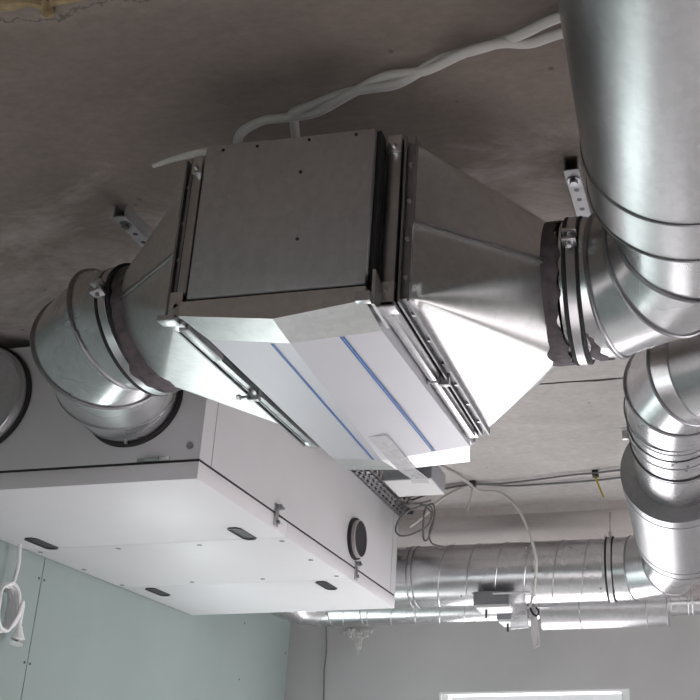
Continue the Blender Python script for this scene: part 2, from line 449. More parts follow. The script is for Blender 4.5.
# ------------------------------------------------------------------ round ducts
RD = .126
def clamp(name, label, c, n, r, tb, w=.026, mat='bright', group=None):
    """hose-type clamp: steel band, two rubber edges and a bolt lug at angle tb"""
    n, a, b_ = frame(n); c = V(c)
    t = thing(name, label, 'clamp', c - V((0, 0, r)), group)
    MB().band(c, n, r, w * .62, .006).build('band', mat, t)
    for s_ in (-1, 1): MB().torus(c + n * s_ * w * .5, n, r + .002, .0045, sq=.9).build('rubber_edge', 'gasket', t)
    d = a * math.cos(tb) + b_ * math.sin(tb); tg = n.cross(d); p = c + d * (r + .012)
    m2 = MB()
    for s_ in (-1, 1): m2.hexa([p + tg * (s_ * .010 - .003) + n * q + d * u for q, u in ((-.012, -.008), (.012, -.008), (.012, .012), (-.012, .012))], [p + tg * (s_ * .010 + .003) + n * q + d * u for q, u in ((-.012, -.008), (.012, -.008), (.012, .012), (-.012, .012))], .001)
    lug = m2.build('lug', 'bright', t)
    MB().cyl(p - tg * .022 + d * .003, p + tg * .022 + d * .003, .0042, seg=12).build('bolt', 'flange', lug)
    return t

def elbow(name, label, rings, beads, bead_k=.0042, seg=80, mat='duct', cat='duct elbow'):
    """gored sheet elbow; rings (centre, axis, radius); beads = indices with a standing seam"""
    c0 = V(rings[0][0])
    t = thing(name, label, cat, V((sum(r[0][0] for r in rings) / len(rings), sum(r[0][1] for r in rings) / len(rings), min(r[0][2] for r in rings) - .14)))
    for k in range(len(rings) - 1):
        MB().loft([rings[k], rings[k + 1]], seg).build('gore', mat, t)
    for i in beads:
        c, n, r = rings[i]
        MB().torus(c, n, r + .0008, bead_k, seg, 10).build('seam_bead', 'seam', t)
    return t

# left elbow: ventilation unit spigot -> filter transition
LR = V((-1.074, 1.695, .919)); LN = V((-.97, .115, -.21))
el = elbow('duct_elbow', 'galvanised round duct elbow joining the ventilation unit to the left side of the filter box',
    [((-1.434, 2.262, 1.03), (0, 1, 0), .126), ((-1.432, 2.205, 1.028), (0, 1, 0), .127), ((-1.361, 2.063, .984), (-.41, .87, -.25), .1335), ((-1.242, 1.814, .945), (-.70, .70, -.14), .1375), ((-1.172, 1.742, .951), (-.957, .17, -.23), .1285), (LR, LN, .126)], [3, 4], .0045)
MB().torus((-1.434, 2.257, 1.03), (0, 1, 0), .129, .0075).build('gasket', 'gasket', el)
MB().torus((-1.432, 2.215, 1.028), (0, 1, 0), .127, .003).build('seam_bead', 'seam', el)
MB().torus((-1.361, 2.063, .984), (-.41, .87, -.25), .1335, .003).build('seam_bead', 'seam', el)
MB().cyl((-1.43, 2.245, .905), (-1.43, 2.245, .899), .004).build('rivet', 'bright', el)
clamp('duct_clamp', 'steel clamp ring with a bolt holding the left elbow to the filter box adaptor', LR, LN, .128, -(6.135 - 2 * PI) + PI)

# ------------------------------------------------------------------ filter box between two rectangular-to-round adaptors
FY0, FY1, FZ0, FZ1 = 1.37, 1.968, .755, 1.062
def adaptor(name, label, xf, xs, ring, sgn, flange_x, zb=.012):
    """rectangle (x=xf) to circle; rectangle corners fan into the circle, four flat triangles between"""
    c, n, r = ring
    t = thing(name, label, 'duct adaptor', ((xf + c[0]) / 2, 1.67, FZ0))
    mb = MB(); seg = 96
    n_, a, b_ = frame(n)
    y0, y1, z0, z1 = FY0 + .012, FY1 - .012, FZ0 + zb, FZ1 - .012
    corners = [V((xf, y1, z1)), V((xf, y0, z1)), V((xf, y0, z0)), V((xf, y1, z0))]
    cir = [(2 * PI * i / seg, V(c) + r * (a * math.cos(2 * PI * i / seg) + b_ * math.sin(2 * PI * i / seg))) for i in range(seg)]
    def quad(p):
        dy, dz = p.y - c[1], p.z - c[2]
        return 0 if dy >= 0 and dz >= 0 else 1 if dy < 0 and dz >= 0 else 2 if dy < 0 else 3
    # columns run from the circle to the rectangle: a cone at each corner, a flat triangle along each side
    q = [quad(p) for _, p in cir]; cols = []
    for i in range(seg):
        j = (i + 1) % seg
        cols.append((cir[i][1], corners[q[i]]))
        if q[i] != q[j]:
            for k in range(1, 11): cols.append((cir[j][1], corners[q[i]].lerp(corners[q[j]], k / 10)))
    K = 12; grid = [[mb.v(a_.lerp(b2, k / K)) for k in range(K + 1)] for a_, b2 in cols]
    for A_, B_ in zip(grid, grid[1:] + grid[:1]):
        for k in range(K): mb.face((A_[k], A_[k + 1], B_[k + 1], B_[k]))
    bmesh.ops.remove_doubles(mb.bm, verts=mb.bm.verts, dist=1e-5)
    body = mb.build('body', 'sheet', t, ang=40)
    # flange frame with a dark joint line and bolts
    fl = MB(); x0, x1 = sorted((xf, flange_x)); h = .026; r_ = .009
    for (xa, xb, i_) in ((x0, x0 + .0035, 0), (x1 - .0035, x1, 0), (x0 + .0035, x1 - .0035, r_)):
        fl.box(xa, xb, FY0 + i_, FY1 - i_, FZ0 + i_, FZ0 + h); fl.box(xa, xb, FY0 + i_, FY1 - i_, FZ1 - h, FZ1 - i_)
        fl.box(xa, xb, FY0 + i_, FY0 + h, FZ0 + h, FZ1 - h); fl.box(xa, xb, FY1 - h, FY1 - i_, FZ0 + h, FZ1 - h)
    fo = fl.build('flange', 'seam', t)
    xm = (x0 + x1) / 2
    for k in range(6):
        y = FY0 + .06 + k * .095
        MB().cyl((xm, y, FZ0 + r_), (xm, y, FZ0 + r_ - .004), .0036, seg=10).build('bolt', 'bright', fo)
    for z in (.80, .87, .94, 1.01):
        MB().cyl((xm, FY0 + r_, z), (xm, FY0 + r_ - .004, z), .0036, seg=10).build('bolt', 'bright', fo)
    # standing seam along the middle of the front side
    zf = .907
    pr = min((p for _, p in cir), key=lambda p: p.y)
    s_ = MB(); p0 = V((xf, FY0 + .010, zf)); p1 = V(pr) + V((0, -.002, 0))
    s_.bar(p0, p1, .004, .006, (0, 1, 0), .001)
    s_.bar(p0 + V((0, -.001, -.007)), p1 + V((0, -.001, -.007)), .004, .0035, (0, 1, 0)); s_.build('standing_seam', 'bright', t)
    # collar with smeared sealant
    n0 = V(n).normalized()
    MB().loft([(V(c) + n0 * sgn * .004, n, r), (V(c) - n0 * sgn * xs, n, r)], 80).build('collar', 'duct', t)
    rr = random.Random(21 + int(sgn * 3)); ph = [rr.uniform(0, 6.28) for _ in range(6)]
    fw = lambda th: (.006 * (math.sin(3 * th + ph[0]) + .6 * math.sin(7 * th + ph[1]) + .5 * math.sin(17 * th + ph[2])) + .006, .004 * (math.sin(4 * th + ph[3]) + .6 * math.sin(9 * th + ph[4]) + .5 * math.sin(23 * th + ph[5])) + .004)
    MB().band(V(c) - n0 * sgn * .006, n, r + .0005, .026, .0035, 120, fw).build('sealant', 'sealant', t, label='dark smeared sealant')
    return t
LC = LR + V((.036, -.004, .003))
adaptor('duct_adaptor', 'galvanised square-to-round adaptor on the left of the filter box, beside the unit elbow', -.823, .02, (LC, -LN, .127), 1, -.837, .022)
RN = V((1, -.04, 0)); RC = V((-.243, 1.664, .904))
adaptor('duct_adaptor', 'galvanised square-to-round adaptor on the right of the filter box, below the thick duct', -.430, .02, (RC, RN, .127), -1, -.449)

fb = thing('filter_box', 'square metal filter box with dark front panel and blue-striped film underneath', 'filter box', (-.635, 1.70, .70))
MB().box(-.795, -.482, 1.378, 2.04, .762, 1.058).build('casing', 'sheet_dark', fb)
fp = MB().box(-.781, -.489, 1.332, 1.372, .771, 1.055, .0015).build('front_panel', 'sheet_dark', fb, label='dark grey front panel')
for x, z in ((-.75, 1.045), (-.69, 1.045), (-.60, 1.046), (-.52, 1.046), (-.61, .985), (-.605, .86)):
    MB().cyl((x, 1.333, z), (x, 1.3305, z), .0028, seg=10).build('rivet', 'black', fp)
mb = MB(); mb.box(-.783, -.487, 1.336, 1.40, .7665, .7715); mb.box(-.8055, -.781, 1.374, 1.392, .772, 1.06); mb.box(-.489, -.4815, 1.345, 1.37, .772, 1.058); mb.build('gasket', 'gasket', fb)  # left strip is painted black for the shaded recess between panel and flange
# folded access cover: V-shaped bottom made of front lip, front facet, two long panels and rear facet
xs3 = (-.790, -.634, -.488)
top = .7665
P = {'lip': [(x, 1.333, z) for x, z in zip((-.792, -.634, -.488), (.742, .7235, .7425))],
     'f1': [(x, 1.40, z) for x, z in zip((-.772, -.632, -.481), (.7315, .7135, .7225))],
     'f2': [(x, 1.99, z) for x, z in zip((-.781, -.668, -.478), (.7355, .721, .7415))],
     'end': [(x, 2.075, z) for x, z in zip((-.775, -.66, -.497), (.7345, .728, .7375))]}
def cover(rows, name, mat, label, cap=None):
    mb = MB(); R_ = [[mb.v(p) for p in r] for r in rows]
    for A, B in zip(R_, R_[1:]):
        for i in (0, 1): mb.face((A[i], A[i + 1], B[i + 1], B[i]))
    for s_ in (0, 2): mb.face([r[s_] for r in R_])
    mb.face((R_[0][0], R_[0][1], R_[-1][1], R_[-1][0])); mb.face((R_[0][1], R_[0][2], R_[-1][2], R_[-1][1]))
    return mb.build(name, mat, fb, ang=4, label=label)
up = lambda r, z: [(p[0], p[1], z) for p in r]
cover([up(P['lip'], top), P['lip'], P['f1'], up(P['f1'], top)], 'front_fold', 'sheet', 'bare folded front edge of the bottom cover')
cover([up(P['f2'], top), P['f2'], P['end'], up(P['end'], top)], 'rear_fold', 'sheet', 'bare folded rear edge of the bottom cover')
bc = cover([up(P['f1'], top), P['f1'], P['f2'], up(P['f2'], top)], 'access_cover', 'film', 'folded bottom cover under protective film')
def lerp3(A, B, t): return V(A) + (V(B) - V(A)) * t
def stripe(p0, p1, w=.0042):
    p0, p1 = V(p0) + V((0, 0, -.0006)), V(p1) + V((0, 0, -.0006))
    s_ = V((1, 0, 0))
    o = MB().strip([p0 - s_ * w, p1 - s_ * w], [p0 + s_ * w, p1 + s_ * w]).build('stripe', 'lightblue', bc, label='blue printed film stripe')
    m2 = MB()
    for k in (-w * .62, w * .62):
        a = s_ * k; h = s_ * (w * .38)
        m2.strip([p0 + a - h + V((0, 0, -.0004)), p1 + a - h + V((0, 0, -.0004))], [p0 + a + h + V((0, 0, -.0004)), p1 + a + h + V((0, 0, -.0004))])
    m2.build('stripe_line', 'blue', o)
def oncover(side, u, row0, row1, t=0):
    A, B = P[row0], P[row1]; i = side
    a = lerp3(A[i], A[i + 1], u); b_ = lerp3(B[i], B[i + 1], u); return lerp3(a, b_, t)
def planar(x, y):
    """height of the cover underside at x, y on the long panels"""
    t = (y - 1.40) / .59
    a, b_, c = (lerp3(P['f1'][k], P['f2'][k], t) for k in range(3))
    if x < b_.x: return a.z + (b_.z - a.z) * (x - a.x) / (b_.x - a.x)
    return b_.z + (c.z - b_.z) * (x - b_.x) / (c.x - b_.x)
stripe((-.5465, 1.401, planar(-.5465, 1.401)), (-.553, 1.982, planar(-.553, 1.982)), .0034)
stripe((-.664, 1.404, planar(-.664, 1.404)), (-.685, 1.985, planar(-.685, 1.985)), .0022)
# flange frames of the box
for sx, x0, x1 in ((-1, -.822, -.806), (1, -.477, -.455)):
    fl = MB(); h = .03
    for (ya, yb, za, zb) in ((FY0, FY1, FZ0, FZ0 + h), (FY0, FY1, FZ1 - h, FZ1), (FY0, FY0 + h, FZ0 + h, FZ1 - h), (FY1 - h, FY1, FZ0 + h, FZ1 - h)):
        fl.box(x0, x1, ya, yb, za, zb, .0015)
    fo = fl.build('end_flange', 'flange', fb)
    xe = x0 if sx < 0 else x1
    fl = MB()
    xa = xe - .0015 if sx < 0 else xe - .004
    fl.box(xa, xa + .0055, FY0 + .002, FY1 - .002, FZ0 + .001, FZ0 + .01); fl.box(xa, xa + .0055, FY0 + .001, FY0 + .01, FZ0, FZ1 - .002)
    fl.build('gasket', 'gasket', fo)
    for (yy, zz) in ((FY0, FZ0), (FY0, FZ1), (FY1, FZ0), (FY1, FZ1)):
        sy = 1 if yy == FY0 else -1; sz = 1 if zz == FZ0 else -1
        if zz == FZ0 and yy == FY0:
            cb = MB(); cb.box(x0 - .006, x1 + .004, yy - .006, yy + .022, zz - .010, zz - .001, .001); cb.box(x0 - .004, x1 + .002, yy - .006, yy + .002, zz - .008, zz + .034, .001)
        else:
            cb = MB(); cb.box(x0 - .001, x1 + .001, min(yy - sy * .003, yy + sy * .03), max(yy - sy * .003, yy + sy * .03), min(zz - sz * .003, zz + sz * .03), max(zz - sz * .003, zz + sz * .03), .001)
        co = cb.build('corner_bracket', 'bright', fo)
        MB().cyl(((x0 + x1) / 2, yy - sy * .012, zz + sz * .02), ((x0 + x1) / 2, yy + sy * .004, zz + sz * .02), .0045, seg=6).build('bolt', 'bright', co)
for bx_ in ((-.836, -.806, 1.346, 1.369, .744, .7535), (-.826, -.803, 1.358, 1.3685, .7545, .800), (-.4985, -.476, 1.318, 1.3315, .734, .750)):
    MB().box(*bx_, .001).build('corner_plate', 'bright', fb)
MB().hexa([(-.4785, 1.334, .7355), (-.4735, 1.334, .7355), (-.4700, 1.405, .7285), (-.4750, 1.405, .7285)], [(-.4785, 1.334, .795), (-.4735, 1.334, .795), (-.4700, 1.405, .754), (-.4750, 1.405, .754)]).build('corner_plate', 'bright', fb)
# long slide rail along the lower left edge, with its sleeve at the front
mb = MB(); mb.bar((-.812, 1.40, FZ0 - .004), (-.806, 1.965, FZ0 - .004), .009, .006); mb.bar((-.806, 1.378, FZ0 - .008), (-.805, 1.50, FZ0 - .008), .018, .012, bev=.002); mb.build('cover_rail', 'flange', fb)
mb = MB(); mb.bar((-.470, 1.38, FZ0 - .005), (-.464, 1.955, FZ0 - .005), .014, .009, bev=.001); mb.build('cover_rail', 'bright', fb)
def clip(label, x, y, z):
    t = thing('flange_clip', label, 'clip', (x, y, z - .02))
    k = .55
    m2 = MB(); m2.box(x - .022 * k, x - .016 * k, y - .014 * k, y + .014 * k, z - .012, z + .010, .0008); m2.box(x + .008 * k, x + .016 * k, y - .012 * k, y + .012 * k, z - .012, z + .010, .0008); m2.box(x - .017 * k, x + .009 * k, y - .011 * k, y + .011 * k, z - .012, z - .008, .0005)
    m2.build('bracket', 'flange', t)
    m3 = MB(); m3.cyl((x - .034, y, z - .003), (x + .010, y, z - .003), .003, seg=10); m3.cyl((x - .036, y, z - .003), (x - .029, y, z - .003), .006, seg=6); m3.build('bolt', 'flange', t)
clip('small bolted clip on the lower left flange of the filter box', -.806, 1.655, FZ0 - .012)
clip('small bolted clip on the lower right flange of the filter box', -.446, 1.660, FZ0 - .006)
MB().box(-.53, -.478, 2.041, 2.046, .768, .80, .001).build('end_plate', 'flange', fb)

# small steel connection box behind the filter box, sticker below
jb = thing('connection_box', 'small grey steel box with a white sticker below the far end of the filter box', 'box', (-.675, 2.25, .75))
MB().hexa([(-.735, 2.205, .75), (-.618, 2.205, .75), (-.619, 2.336, .75), (-.736, 2.336, .75)], [(-.735, 2.205, .80), (-.618, 2.205, .80), (-.619, 2.336, .80), (-.736, 2.336, .80)], .0015).build('housing', 'box_grey', jb)
MB().box(-.733, -.621, 2.208, 2.333, .7485, .7503).build('sticker', 'label', jb, label='white sticker')
MB().box(-.71, -.64, 2.035, 2.21, .775, .782).build('bracket', 'box_grey', jb)
mb = MB()
pts = [(-.631, 1.845), (-.634, 1.99), (-.636, 2.07), (-.645, 2.20), (-.652, 2.235)]
zz = [planar(-.631, 1.845) - .0012, planar(-.64, 1.99) - .0016, .7262, .7475, .7475]
mb.strip([(x - .020, y, z) for (x, y), z in zip(pts, zz)], [(x + .020, y, z) for (x, y), z in zip(pts, zz)], (0, 0, -.0006))
mb.build('adhesive_tape', 'tape', thing=('strip of crinkled clear tape stuck from the filter box to the small steel box', 'tape'))

# ------------------------------------------------------------------ right elbow and the thick duct overhead
er = elbow('duct_elbow', 'galvanised elbow curving from the right filter adaptor up to the thick duct',
    [((-.222, 1.662, .905), (1, 0, 0), .126), ((-.140, 1.652, .905), (.966, -.259, 0), .129), ((-.048, 1.587, .905), (.74, -.67, 0), .1325), ((.008, 1.49, .907), (.28, -.96, 0), .130), ((.014, 1.33, .912), (0, -1, .0), .127)], [1, 2, 3], .0045)
clamp('duct_clamp', 'steel clamp ring with a bolt at the right adaptor of the filter box', (-.2, 1.662, .905), (1, 0, 0), .128, 6.065, .024)
MB().band((-.168, 1.660, .905), (1, -.12, 0), .1265, .010, .003, 120, lambda th: (.004 * math.sin(5 * th) + .003 * math.sin(13 * th) + .004, .005 * math.sin(3 * th + 1) + .003 * math.sin(19 * th) + .004)).build('sealant', 'sealant', er, label='dark smeared sealant')
SN = V((.02, -.997, .065)).normalized(); SC = V((.013, 1.335, .912))
s1 = thing('duct_silencer', 'very thick galvanised duct section filling the upper right corner', 'duct', SC - V((0, 0, .16)))
MB().loft([(SC, SN, .126), (SC, SN, .154), (SC + SN * .004, SN, .158), (SC + SN * 1.0, SN, .158), (SC + SN * 1.0, SN, .126)], 96).build('shell', 'silencer', s1)
for d in (.001, .088, .912, .999): MB().torus(SC + SN * d, SN, .1578, .0032, 96).build('seam_bead', 'seam', s1)
def hanger(parent, pts):
    for (x, y, z) in pts:
        MB().cyl((x, y, z), (x, y, ZC + .002), .004, seg=10).build('hanger_rod', 'bright', parent)
hanger(s1, [(.013, 1.1, 1.075), (.02, .5, 1.12)])
el2 = MB().loft([(SC + SN * 1.0, SN, .126), (SC + SN * 2.4, SN, .126)], 80).build('spiral_duct', 'duct', thing=('round galvanised duct running on overhead from the thick section', 'duct'))

# ------------------------------------------------------------------ second run at the right: elbow, coupling, silencer
e2 = elbow('duct_elbow', 'galvanised elbow at the right edge above the thick silencer, turning out of the picture',
    [((-.062, 2.56, 1.0), (0, 1, 0), .127), ((-.058, 2.50, 1.0), (-.02, 1, 0), .128), ((-.048, 2.352, 1.0), (-.255, .967, 0), .130), ((-.020, 2.262, 1.0), (-.735, .66, .10), .131), ((.012, 2.258, 1.0), (-.80, .58, .06), .129), ((.045, 2.235, 1.0), (-.95, .25, 0), .128), ((.25, 2.19, 1.0), (-1, .06, 0), .127), ((1.6, 2.14, 1.0), (-1, .04, 0), .127)], [2, 3], .0042)
for i_, (c, n, r) in enumerate((((.012, 2.258, 1.0), (-.80, .58, .06), .129), ((.045, 2.235, 1.0), (-.95, .25, 0), .128), ((-.058, 2.50, 1.0), (-.02, 1, 0), .128), ((-.061, 2.47, 1.0), (0, 1, 0), .128))):
    MB().torus(c, n, r, .0022).build('seam_bead', 'seam', e2)
for a_, y in ((-1.75, 2.47),):
    pass
cp = thing('duct_coupling', 'short galvanised coupling with black rubber ring between right elbow and silencer', 'duct coupling', (-.06, 2.68, .87))
MB().loft([((-.062, 2.55, 1.0), (0, 1, 0), .1295), ((-.0625, 2.60, 1.0), (0, 1, 0), .130), ((-.063, 2.70, 1.0), (0, 1, 0), .129)], 80).build('sleeve', 'duct', cp)
MB().torus((-.0625, 2.605, 1.0), (0, 1, 0), .1295, .003).build('seam_bead', 'seam', cp)
MB().torus((-.063, 2.705, 1.0), (0, 1, 0), .1275, .0055).build('rubber_ring', 'gasket', cp)
for t_, y in ((4.6, 2.57), (4.85, 2.62), (4.9, 2.59), (5.3, 2.61)):
    d = V((math.cos(t_), 0, math.sin(t_))); p = V((-.0625, y, 1.0)) + d * .129
    MB().cyl(p, p + d * .003, .004, seg=10).build('screw', 'seam', cp)
mb = MB(); mb.box(-.215, -.188, 2.700, 2.712, 1.0, 1.03, .001); mb.cyl((-.205, 2.69, 1.015), (-.205, 2.73, 1.015), .004); mb.cyl((-.22, 2.70, 1.03), (-.185, 2.70, 1.03), .004); mb.build('lug', 'bright', cp)
hanger(e2, [(.6, 2.17, 1.12)])
QN = V((-.005, .995, -.085)).normalized(); QC = V((-.075, 2.975, .996))
s2 = thing('duct_silencer', 'thick galvanised silencer with flat ring-shaped end face at the right edge, lower than the elbow', 'duct', QC - V((0, 0, .18)))
MB().loft([(V((-.063, 2.70, 1.0)), (0, 1, 0), .126), (QC + QN * .004, QN, .1265)], 80).build('spigot', 'duct', s2)
MB().torus((-.064, 2.735, 1.0), (0, 1, 0), .1265, .002).build('seam_bead', 'seam', s2)
MB().loft([(QC, QN, .126), (QC, QN, .168)], 96).build('end_face', 'end_face', s2)
MB().loft([(QC, QN, .168), (QC + QN * .003, QN, .170), (QC + QN * .548, QN, .170), (QC + QN * .552, QN, .167), (QC + QN * .552, QN, .12)], 96).build('shell', 'silencer', s2)
for d in (.001, .055, .50, .551): MB().torus(QC + QN * d, QN, .1695, .0024, 96).build('seam_bead', 'seam', s2)

hanger(s2, [(-.075, 3.2, 1.14)])
# ------------------------------------------------------------------ run along the back wall
YBD, ZBD = 4.15, .975
qe = QC + QN * .55
elbow('duct_elbow', 'galvanised elbow from the thick silencer into the big spiral duct along the back wall',
    [(qe, QN, .126), ((-.085, 3.72, .957), (-.1, 1, 0), .128), ((-.150, 4.02, .965), (-.62, .78, 0), .131), ((-.300, 4.135, .973), (-.97, .22, 0), .129), ((-.42, 4.15, .975), (-1, 0, 0), .126)], [1, 2, 3], .003)
def helix(x0, x1, y, z, r, pitch, k):
    n = int(abs(x1 - x0) / pitch * 36); pts = []
    for i in range(n + 1):
        f_ = i / n; th = 2 * PI * f_ * abs(x1 - x0) / pitch
        pts.append((x0 + (x1 - x0) * f_, y + r * math.cos(th), z + r * math.sin(th)))
    return MB().tube(pts, k, 5, 1)
bd = thing('spiral_duct', 'big spiral-wound galvanised duct along the back wall', 'duct', (-.9, YBD, ZBD - .126))
MB().loft([((-.40, YBD, ZBD), (-1, 0, 0), .126), ((-1.36, YBD, ZBD), (-1, 0, 0), .126)], 80).build('pipe', 'duct_back', bd)
helix(-.43, -1.17, YBD, ZBD, .1262, .118, .0030).build('spiral_seam', 'flange', bd)
for x in (-.345, -1.20, -1.222): MB().torus((x, YBD, ZBD), (1, 0, 0), .127, .003).build('seam_bead', 'seam', bd)
mb = MB().loft([((-1.36, YBD, ZBD), (-1, 0, 0), .126), ((-1.42, 4.12, .985), (-.7, -.7, 0), .128), ((-1.434, 4.02, 1.0), (-.1, -1, 0), .126), ((-1.434, 3.922, 1.02), (0, -1, 0), .126)], 80); mb.build('bend', 'duct', bd)
# hanger with threaded rod
hc = clamp('pipe_hanger', 'black-edged hanger ring and rod holding the big back duct', (-.392, YBD, ZBD), (-1, 0, 0), .1275, 5.646, .026)
MB().cyl((-.392, YBD, ZBD + .128), (-.392, YBD, 1.217), .004, seg=10).build('rod', 'bright', hc)
for q, z in ((-.392, 1.118), (-.392, 1.128)): MB().cyl((q, YBD, z), (q, YBD, z + .008), .009, seg=6).build('nut', 'bright', hc)
mb = MB()
for t_, x in ((4.0, -.43), (4.2, -.70), (3.9, -.78), (4.1, -1.0), (4.0, -.95)):
    d = V((0, math.cos(t_), math.sin(t_))); p = V((x, YBD, ZBD)) + d * .1255; mb.cyl(p, p + d * .003, .004, seg=8)
mb.build('screw', 'seam', bd)
# smaller run below it
Y2, Z2 = 4.50, .908
ld = thing('spiral_duct', 'thin spiral-wound galvanised duct below the big one, passing behind the ventilation unit', 'duct', (-1.3, Y2, Z2 - .063))
MB().loft([((-.74, Y2, Z2 + .018), (-1, 0, 0), .080), ((-1.70, Y2, Z2 + .018), (-1, 0, 0), .080)], 56).build('pipe', 'duct_back', ld)
helix(-.78, -1.66, Y2, Z2 + .018, .0803, .112, .0026).build('spiral_seam', 'flange', ld)
MB().loft([((-1.70, Y2, Z2 + .018), (-1, 0, 0), .081), ((-1.785, 4.485, Z2 + .02), (-.9, -.4, 0), .082), ((-1.85, 4.42, Z2 + .024), (-.5, -.86, 0), .082), ((-1.87, 4.32, Z2 + .03), (0, -1, 0), .081), ((-1.87, 3.93, .98), (0, -1, 0), .080)], 56).build('bend', 'duct', ld)
for x in (-1.70, -1.55): MB().torus((x, Y2, Z2 + .018), (1, 0, 0), .081, .002).build('seam_bead', 'seam', ld)
ls = thing('duct_silencer', 'medium smooth galvanised duct section low along the back wall, below the hanger ring', 'duct', (-.46, Y2, Z2 - .11))
MB().loft([((-.185, Y2, Z2), (-1, 0, 0), .0625), ((-.185, Y2, Z2), (-1, 0, 0), .108), ((-.735, Y2, Z2), (-1, 0, 0), .108), ((-.735, Y2, Z2), (-1, 0, 0), .0625)], 72).build('shell', 'silencer', ls)
for x in (-.187, -.275, -.56, -.733): MB().torus((x, Y2, Z2), (1, 0, 0), .1082, .0026).build('seam_bead', 'seam', ls)
hanger(ls, [(-.45, Y2, Z2 + .1)])
rd = thing('round_duct', 'thin smooth galvanised duct at the lower right edge, right of the medium section', 'duct', (.3, Y2, Z2 - .063))
MB().loft([((-.19, Y2, Z2), (1, 0, 0), .0625), ((1.4, Y2, Z2), (1, 0, 0), .0625)], 56).build('pipe', 'duct', rd)
for x in (-.172, -.098, -.080): MB().torus((x, Y2, Z2), (1, 0, 0), .063, .003).build('seam_bead', 'bright', rd)
# damper actuators
def actuator(label, x0, x1, y0, y1, z0, z1, sx):
    t = thing('damper_actuator', label, 'actuator', ((x0 + x1) / 2, (y0 + y1) / 2, z0 - .03), 'damper actuators under the back ducts')
    MB().box(x0, x1, y0, y1, z0 + .012, z1, .002).build('housing', 'box_grey', t)
    MB().box(x0 + .008, x1 + .004, y0 - .002, y1, z0, z0 + .0125, .002).build('bottom_cover', 'white', t, label='white bottom cover')
    MB().cyl((sx, y0 + .045, z0 - .034), (sx, y0 + .045, z0 + .004), .0045, seg=10).build('stem', 'black', t, label='black stem')
    m2 = MB(); m2.cyl((x0 + .08, y0 - .004, z1 - .012), (x1 + .085, y0 - .004, z1 - .012), .005, seg=10); m2.build('shaft', 'bright', t)
actuator('grey actuator box with white bottom under the big back duct, left one of the two', -.932, -.788, 4.0, 4.13, .806, .872, -.888)
actuator('grey actuator box with white bottom below the thin back duct, right one of the two', -.905, -.765, 4.33, 4.45, .808, .878, -.865)
# plastic bag with papers hung on the dampers
mb = MB(); P0 = []; P1 = []
for k in range(7):
    f_ = k / 6; z = .858 - .140 * f_
    P0.append((-.774 + .006 * math.sin(5 * f_), 3.992 - .006 * math.sin(4 * f_), z)); P1.append((-.722 + .014 * f_, 3.990 + .01 * math.sin(7 * f_), z + .004))
mb.strip(P0, P1, (0, .012, 0)); mb.build('plastic_bag', 'bag', thing=('crumpled clear plastic bag hanging in front of the two actuators', 'bag'))
mb = MB(); mb.strip([(-.700, 4.0, .80), (-.698, 3.997, .70), (-.686, 4.0, .640)], [(-.678, 4.0, .80), (-.670, 4.004, .70), (-.664, 4.0, .652)], (0, .004, 0)); mb.build('paper_tag', 'label', thing=('narrow whitish tag hanging down right of the clear plastic bag', 'tag'))
MB().tube([(-.700, 3.99, .80), (-.69, 3.985, .775), (-.674, 3.99, .765), (-.668, 4.0, .785), (-.68, 4.0, .80)], .004, 6, 4).build('wire_loop', 'gasket', thing=('short black wire loop beside the clear plastic bag', 'wire'))

# ------------------------------------------------------------------ ceiling struts
def strut(label, p, q, group='perforated ceiling struts'):
    t = thing('ceiling_strut', label, 'bracket', V(p) + V((0, 0, -.03)), group)
    p, q = V(p), V(q); d = (q - p).normalized(); s_ = V((-d.y, d.x, 0)); L = (q - p).length; hw = .015
    m2 = MB(); zt, zb = ZC - .0005, ZC - .030; n = max(3, int(L / .032))
    # side flanges and a web of cross pieces around slotted holes
    for sg in (-1, 1):
        m2.hexa([p + s_ * sg * hw + V((0, 0, zt - p.z)), q + s_ * sg * hw + V((0, 0, zt - q.z)), q + s_ * sg * (hw - .003) + V((0, 0, zt - q.z)), p + s_ * sg * (hw - .003) + V((0, 0, zt - p.z))],
                [p + s_ * sg * hw + V((0, 0, zb - p.z)), q + s_ * sg * hw + V((0, 0, zb - q.z)), q + s_ * sg * (hw - .003) + V((0, 0, zb - q.z)), p + s_ * sg * (hw - .003) + V((0, 0, zb - p.z))])
        m2.bar(V((p.x, p.y, zb)) + s_ * sg * .0105, V((q.x, q.y, zb)) + s_ * sg * .0105, .009, .003)
    m2.bar(V((p.x, p.y, zb)), V((q.x, q.y, zb)), .024, .0028)
    m2.build('channel', 'strut', t)
    for k in range(1, n):
        c = p + d * (L * k / n); MB().cyl((c.x, c.y, zb), (c.x, c.y, zb - .0019), .0055, seg=14).build('hole', 'black', t)
    for f_ in (.12, .88):
        c = p + d * (L * f_); m3 = MB(); m3.cyl((c.x, c.y, zb), (c.x, c.y, zb - .004), .013, seg=20); m3.cyl((c.x, c.y, zb - .003), (c.x, c.y, zb - .012), .0085, seg=6); m3.build('bolt', 'seam', t)
strut('perforated steel strut on the ceiling above the left elbow', (-1.200, 1.735, 1.24), (-1.205, 1.98, 1.24))
strut('perforated steel strut on the ceiling beside the thick upper right duct', (-.222, 1.735, 1.24), (-.214, 2.02, 1.24))

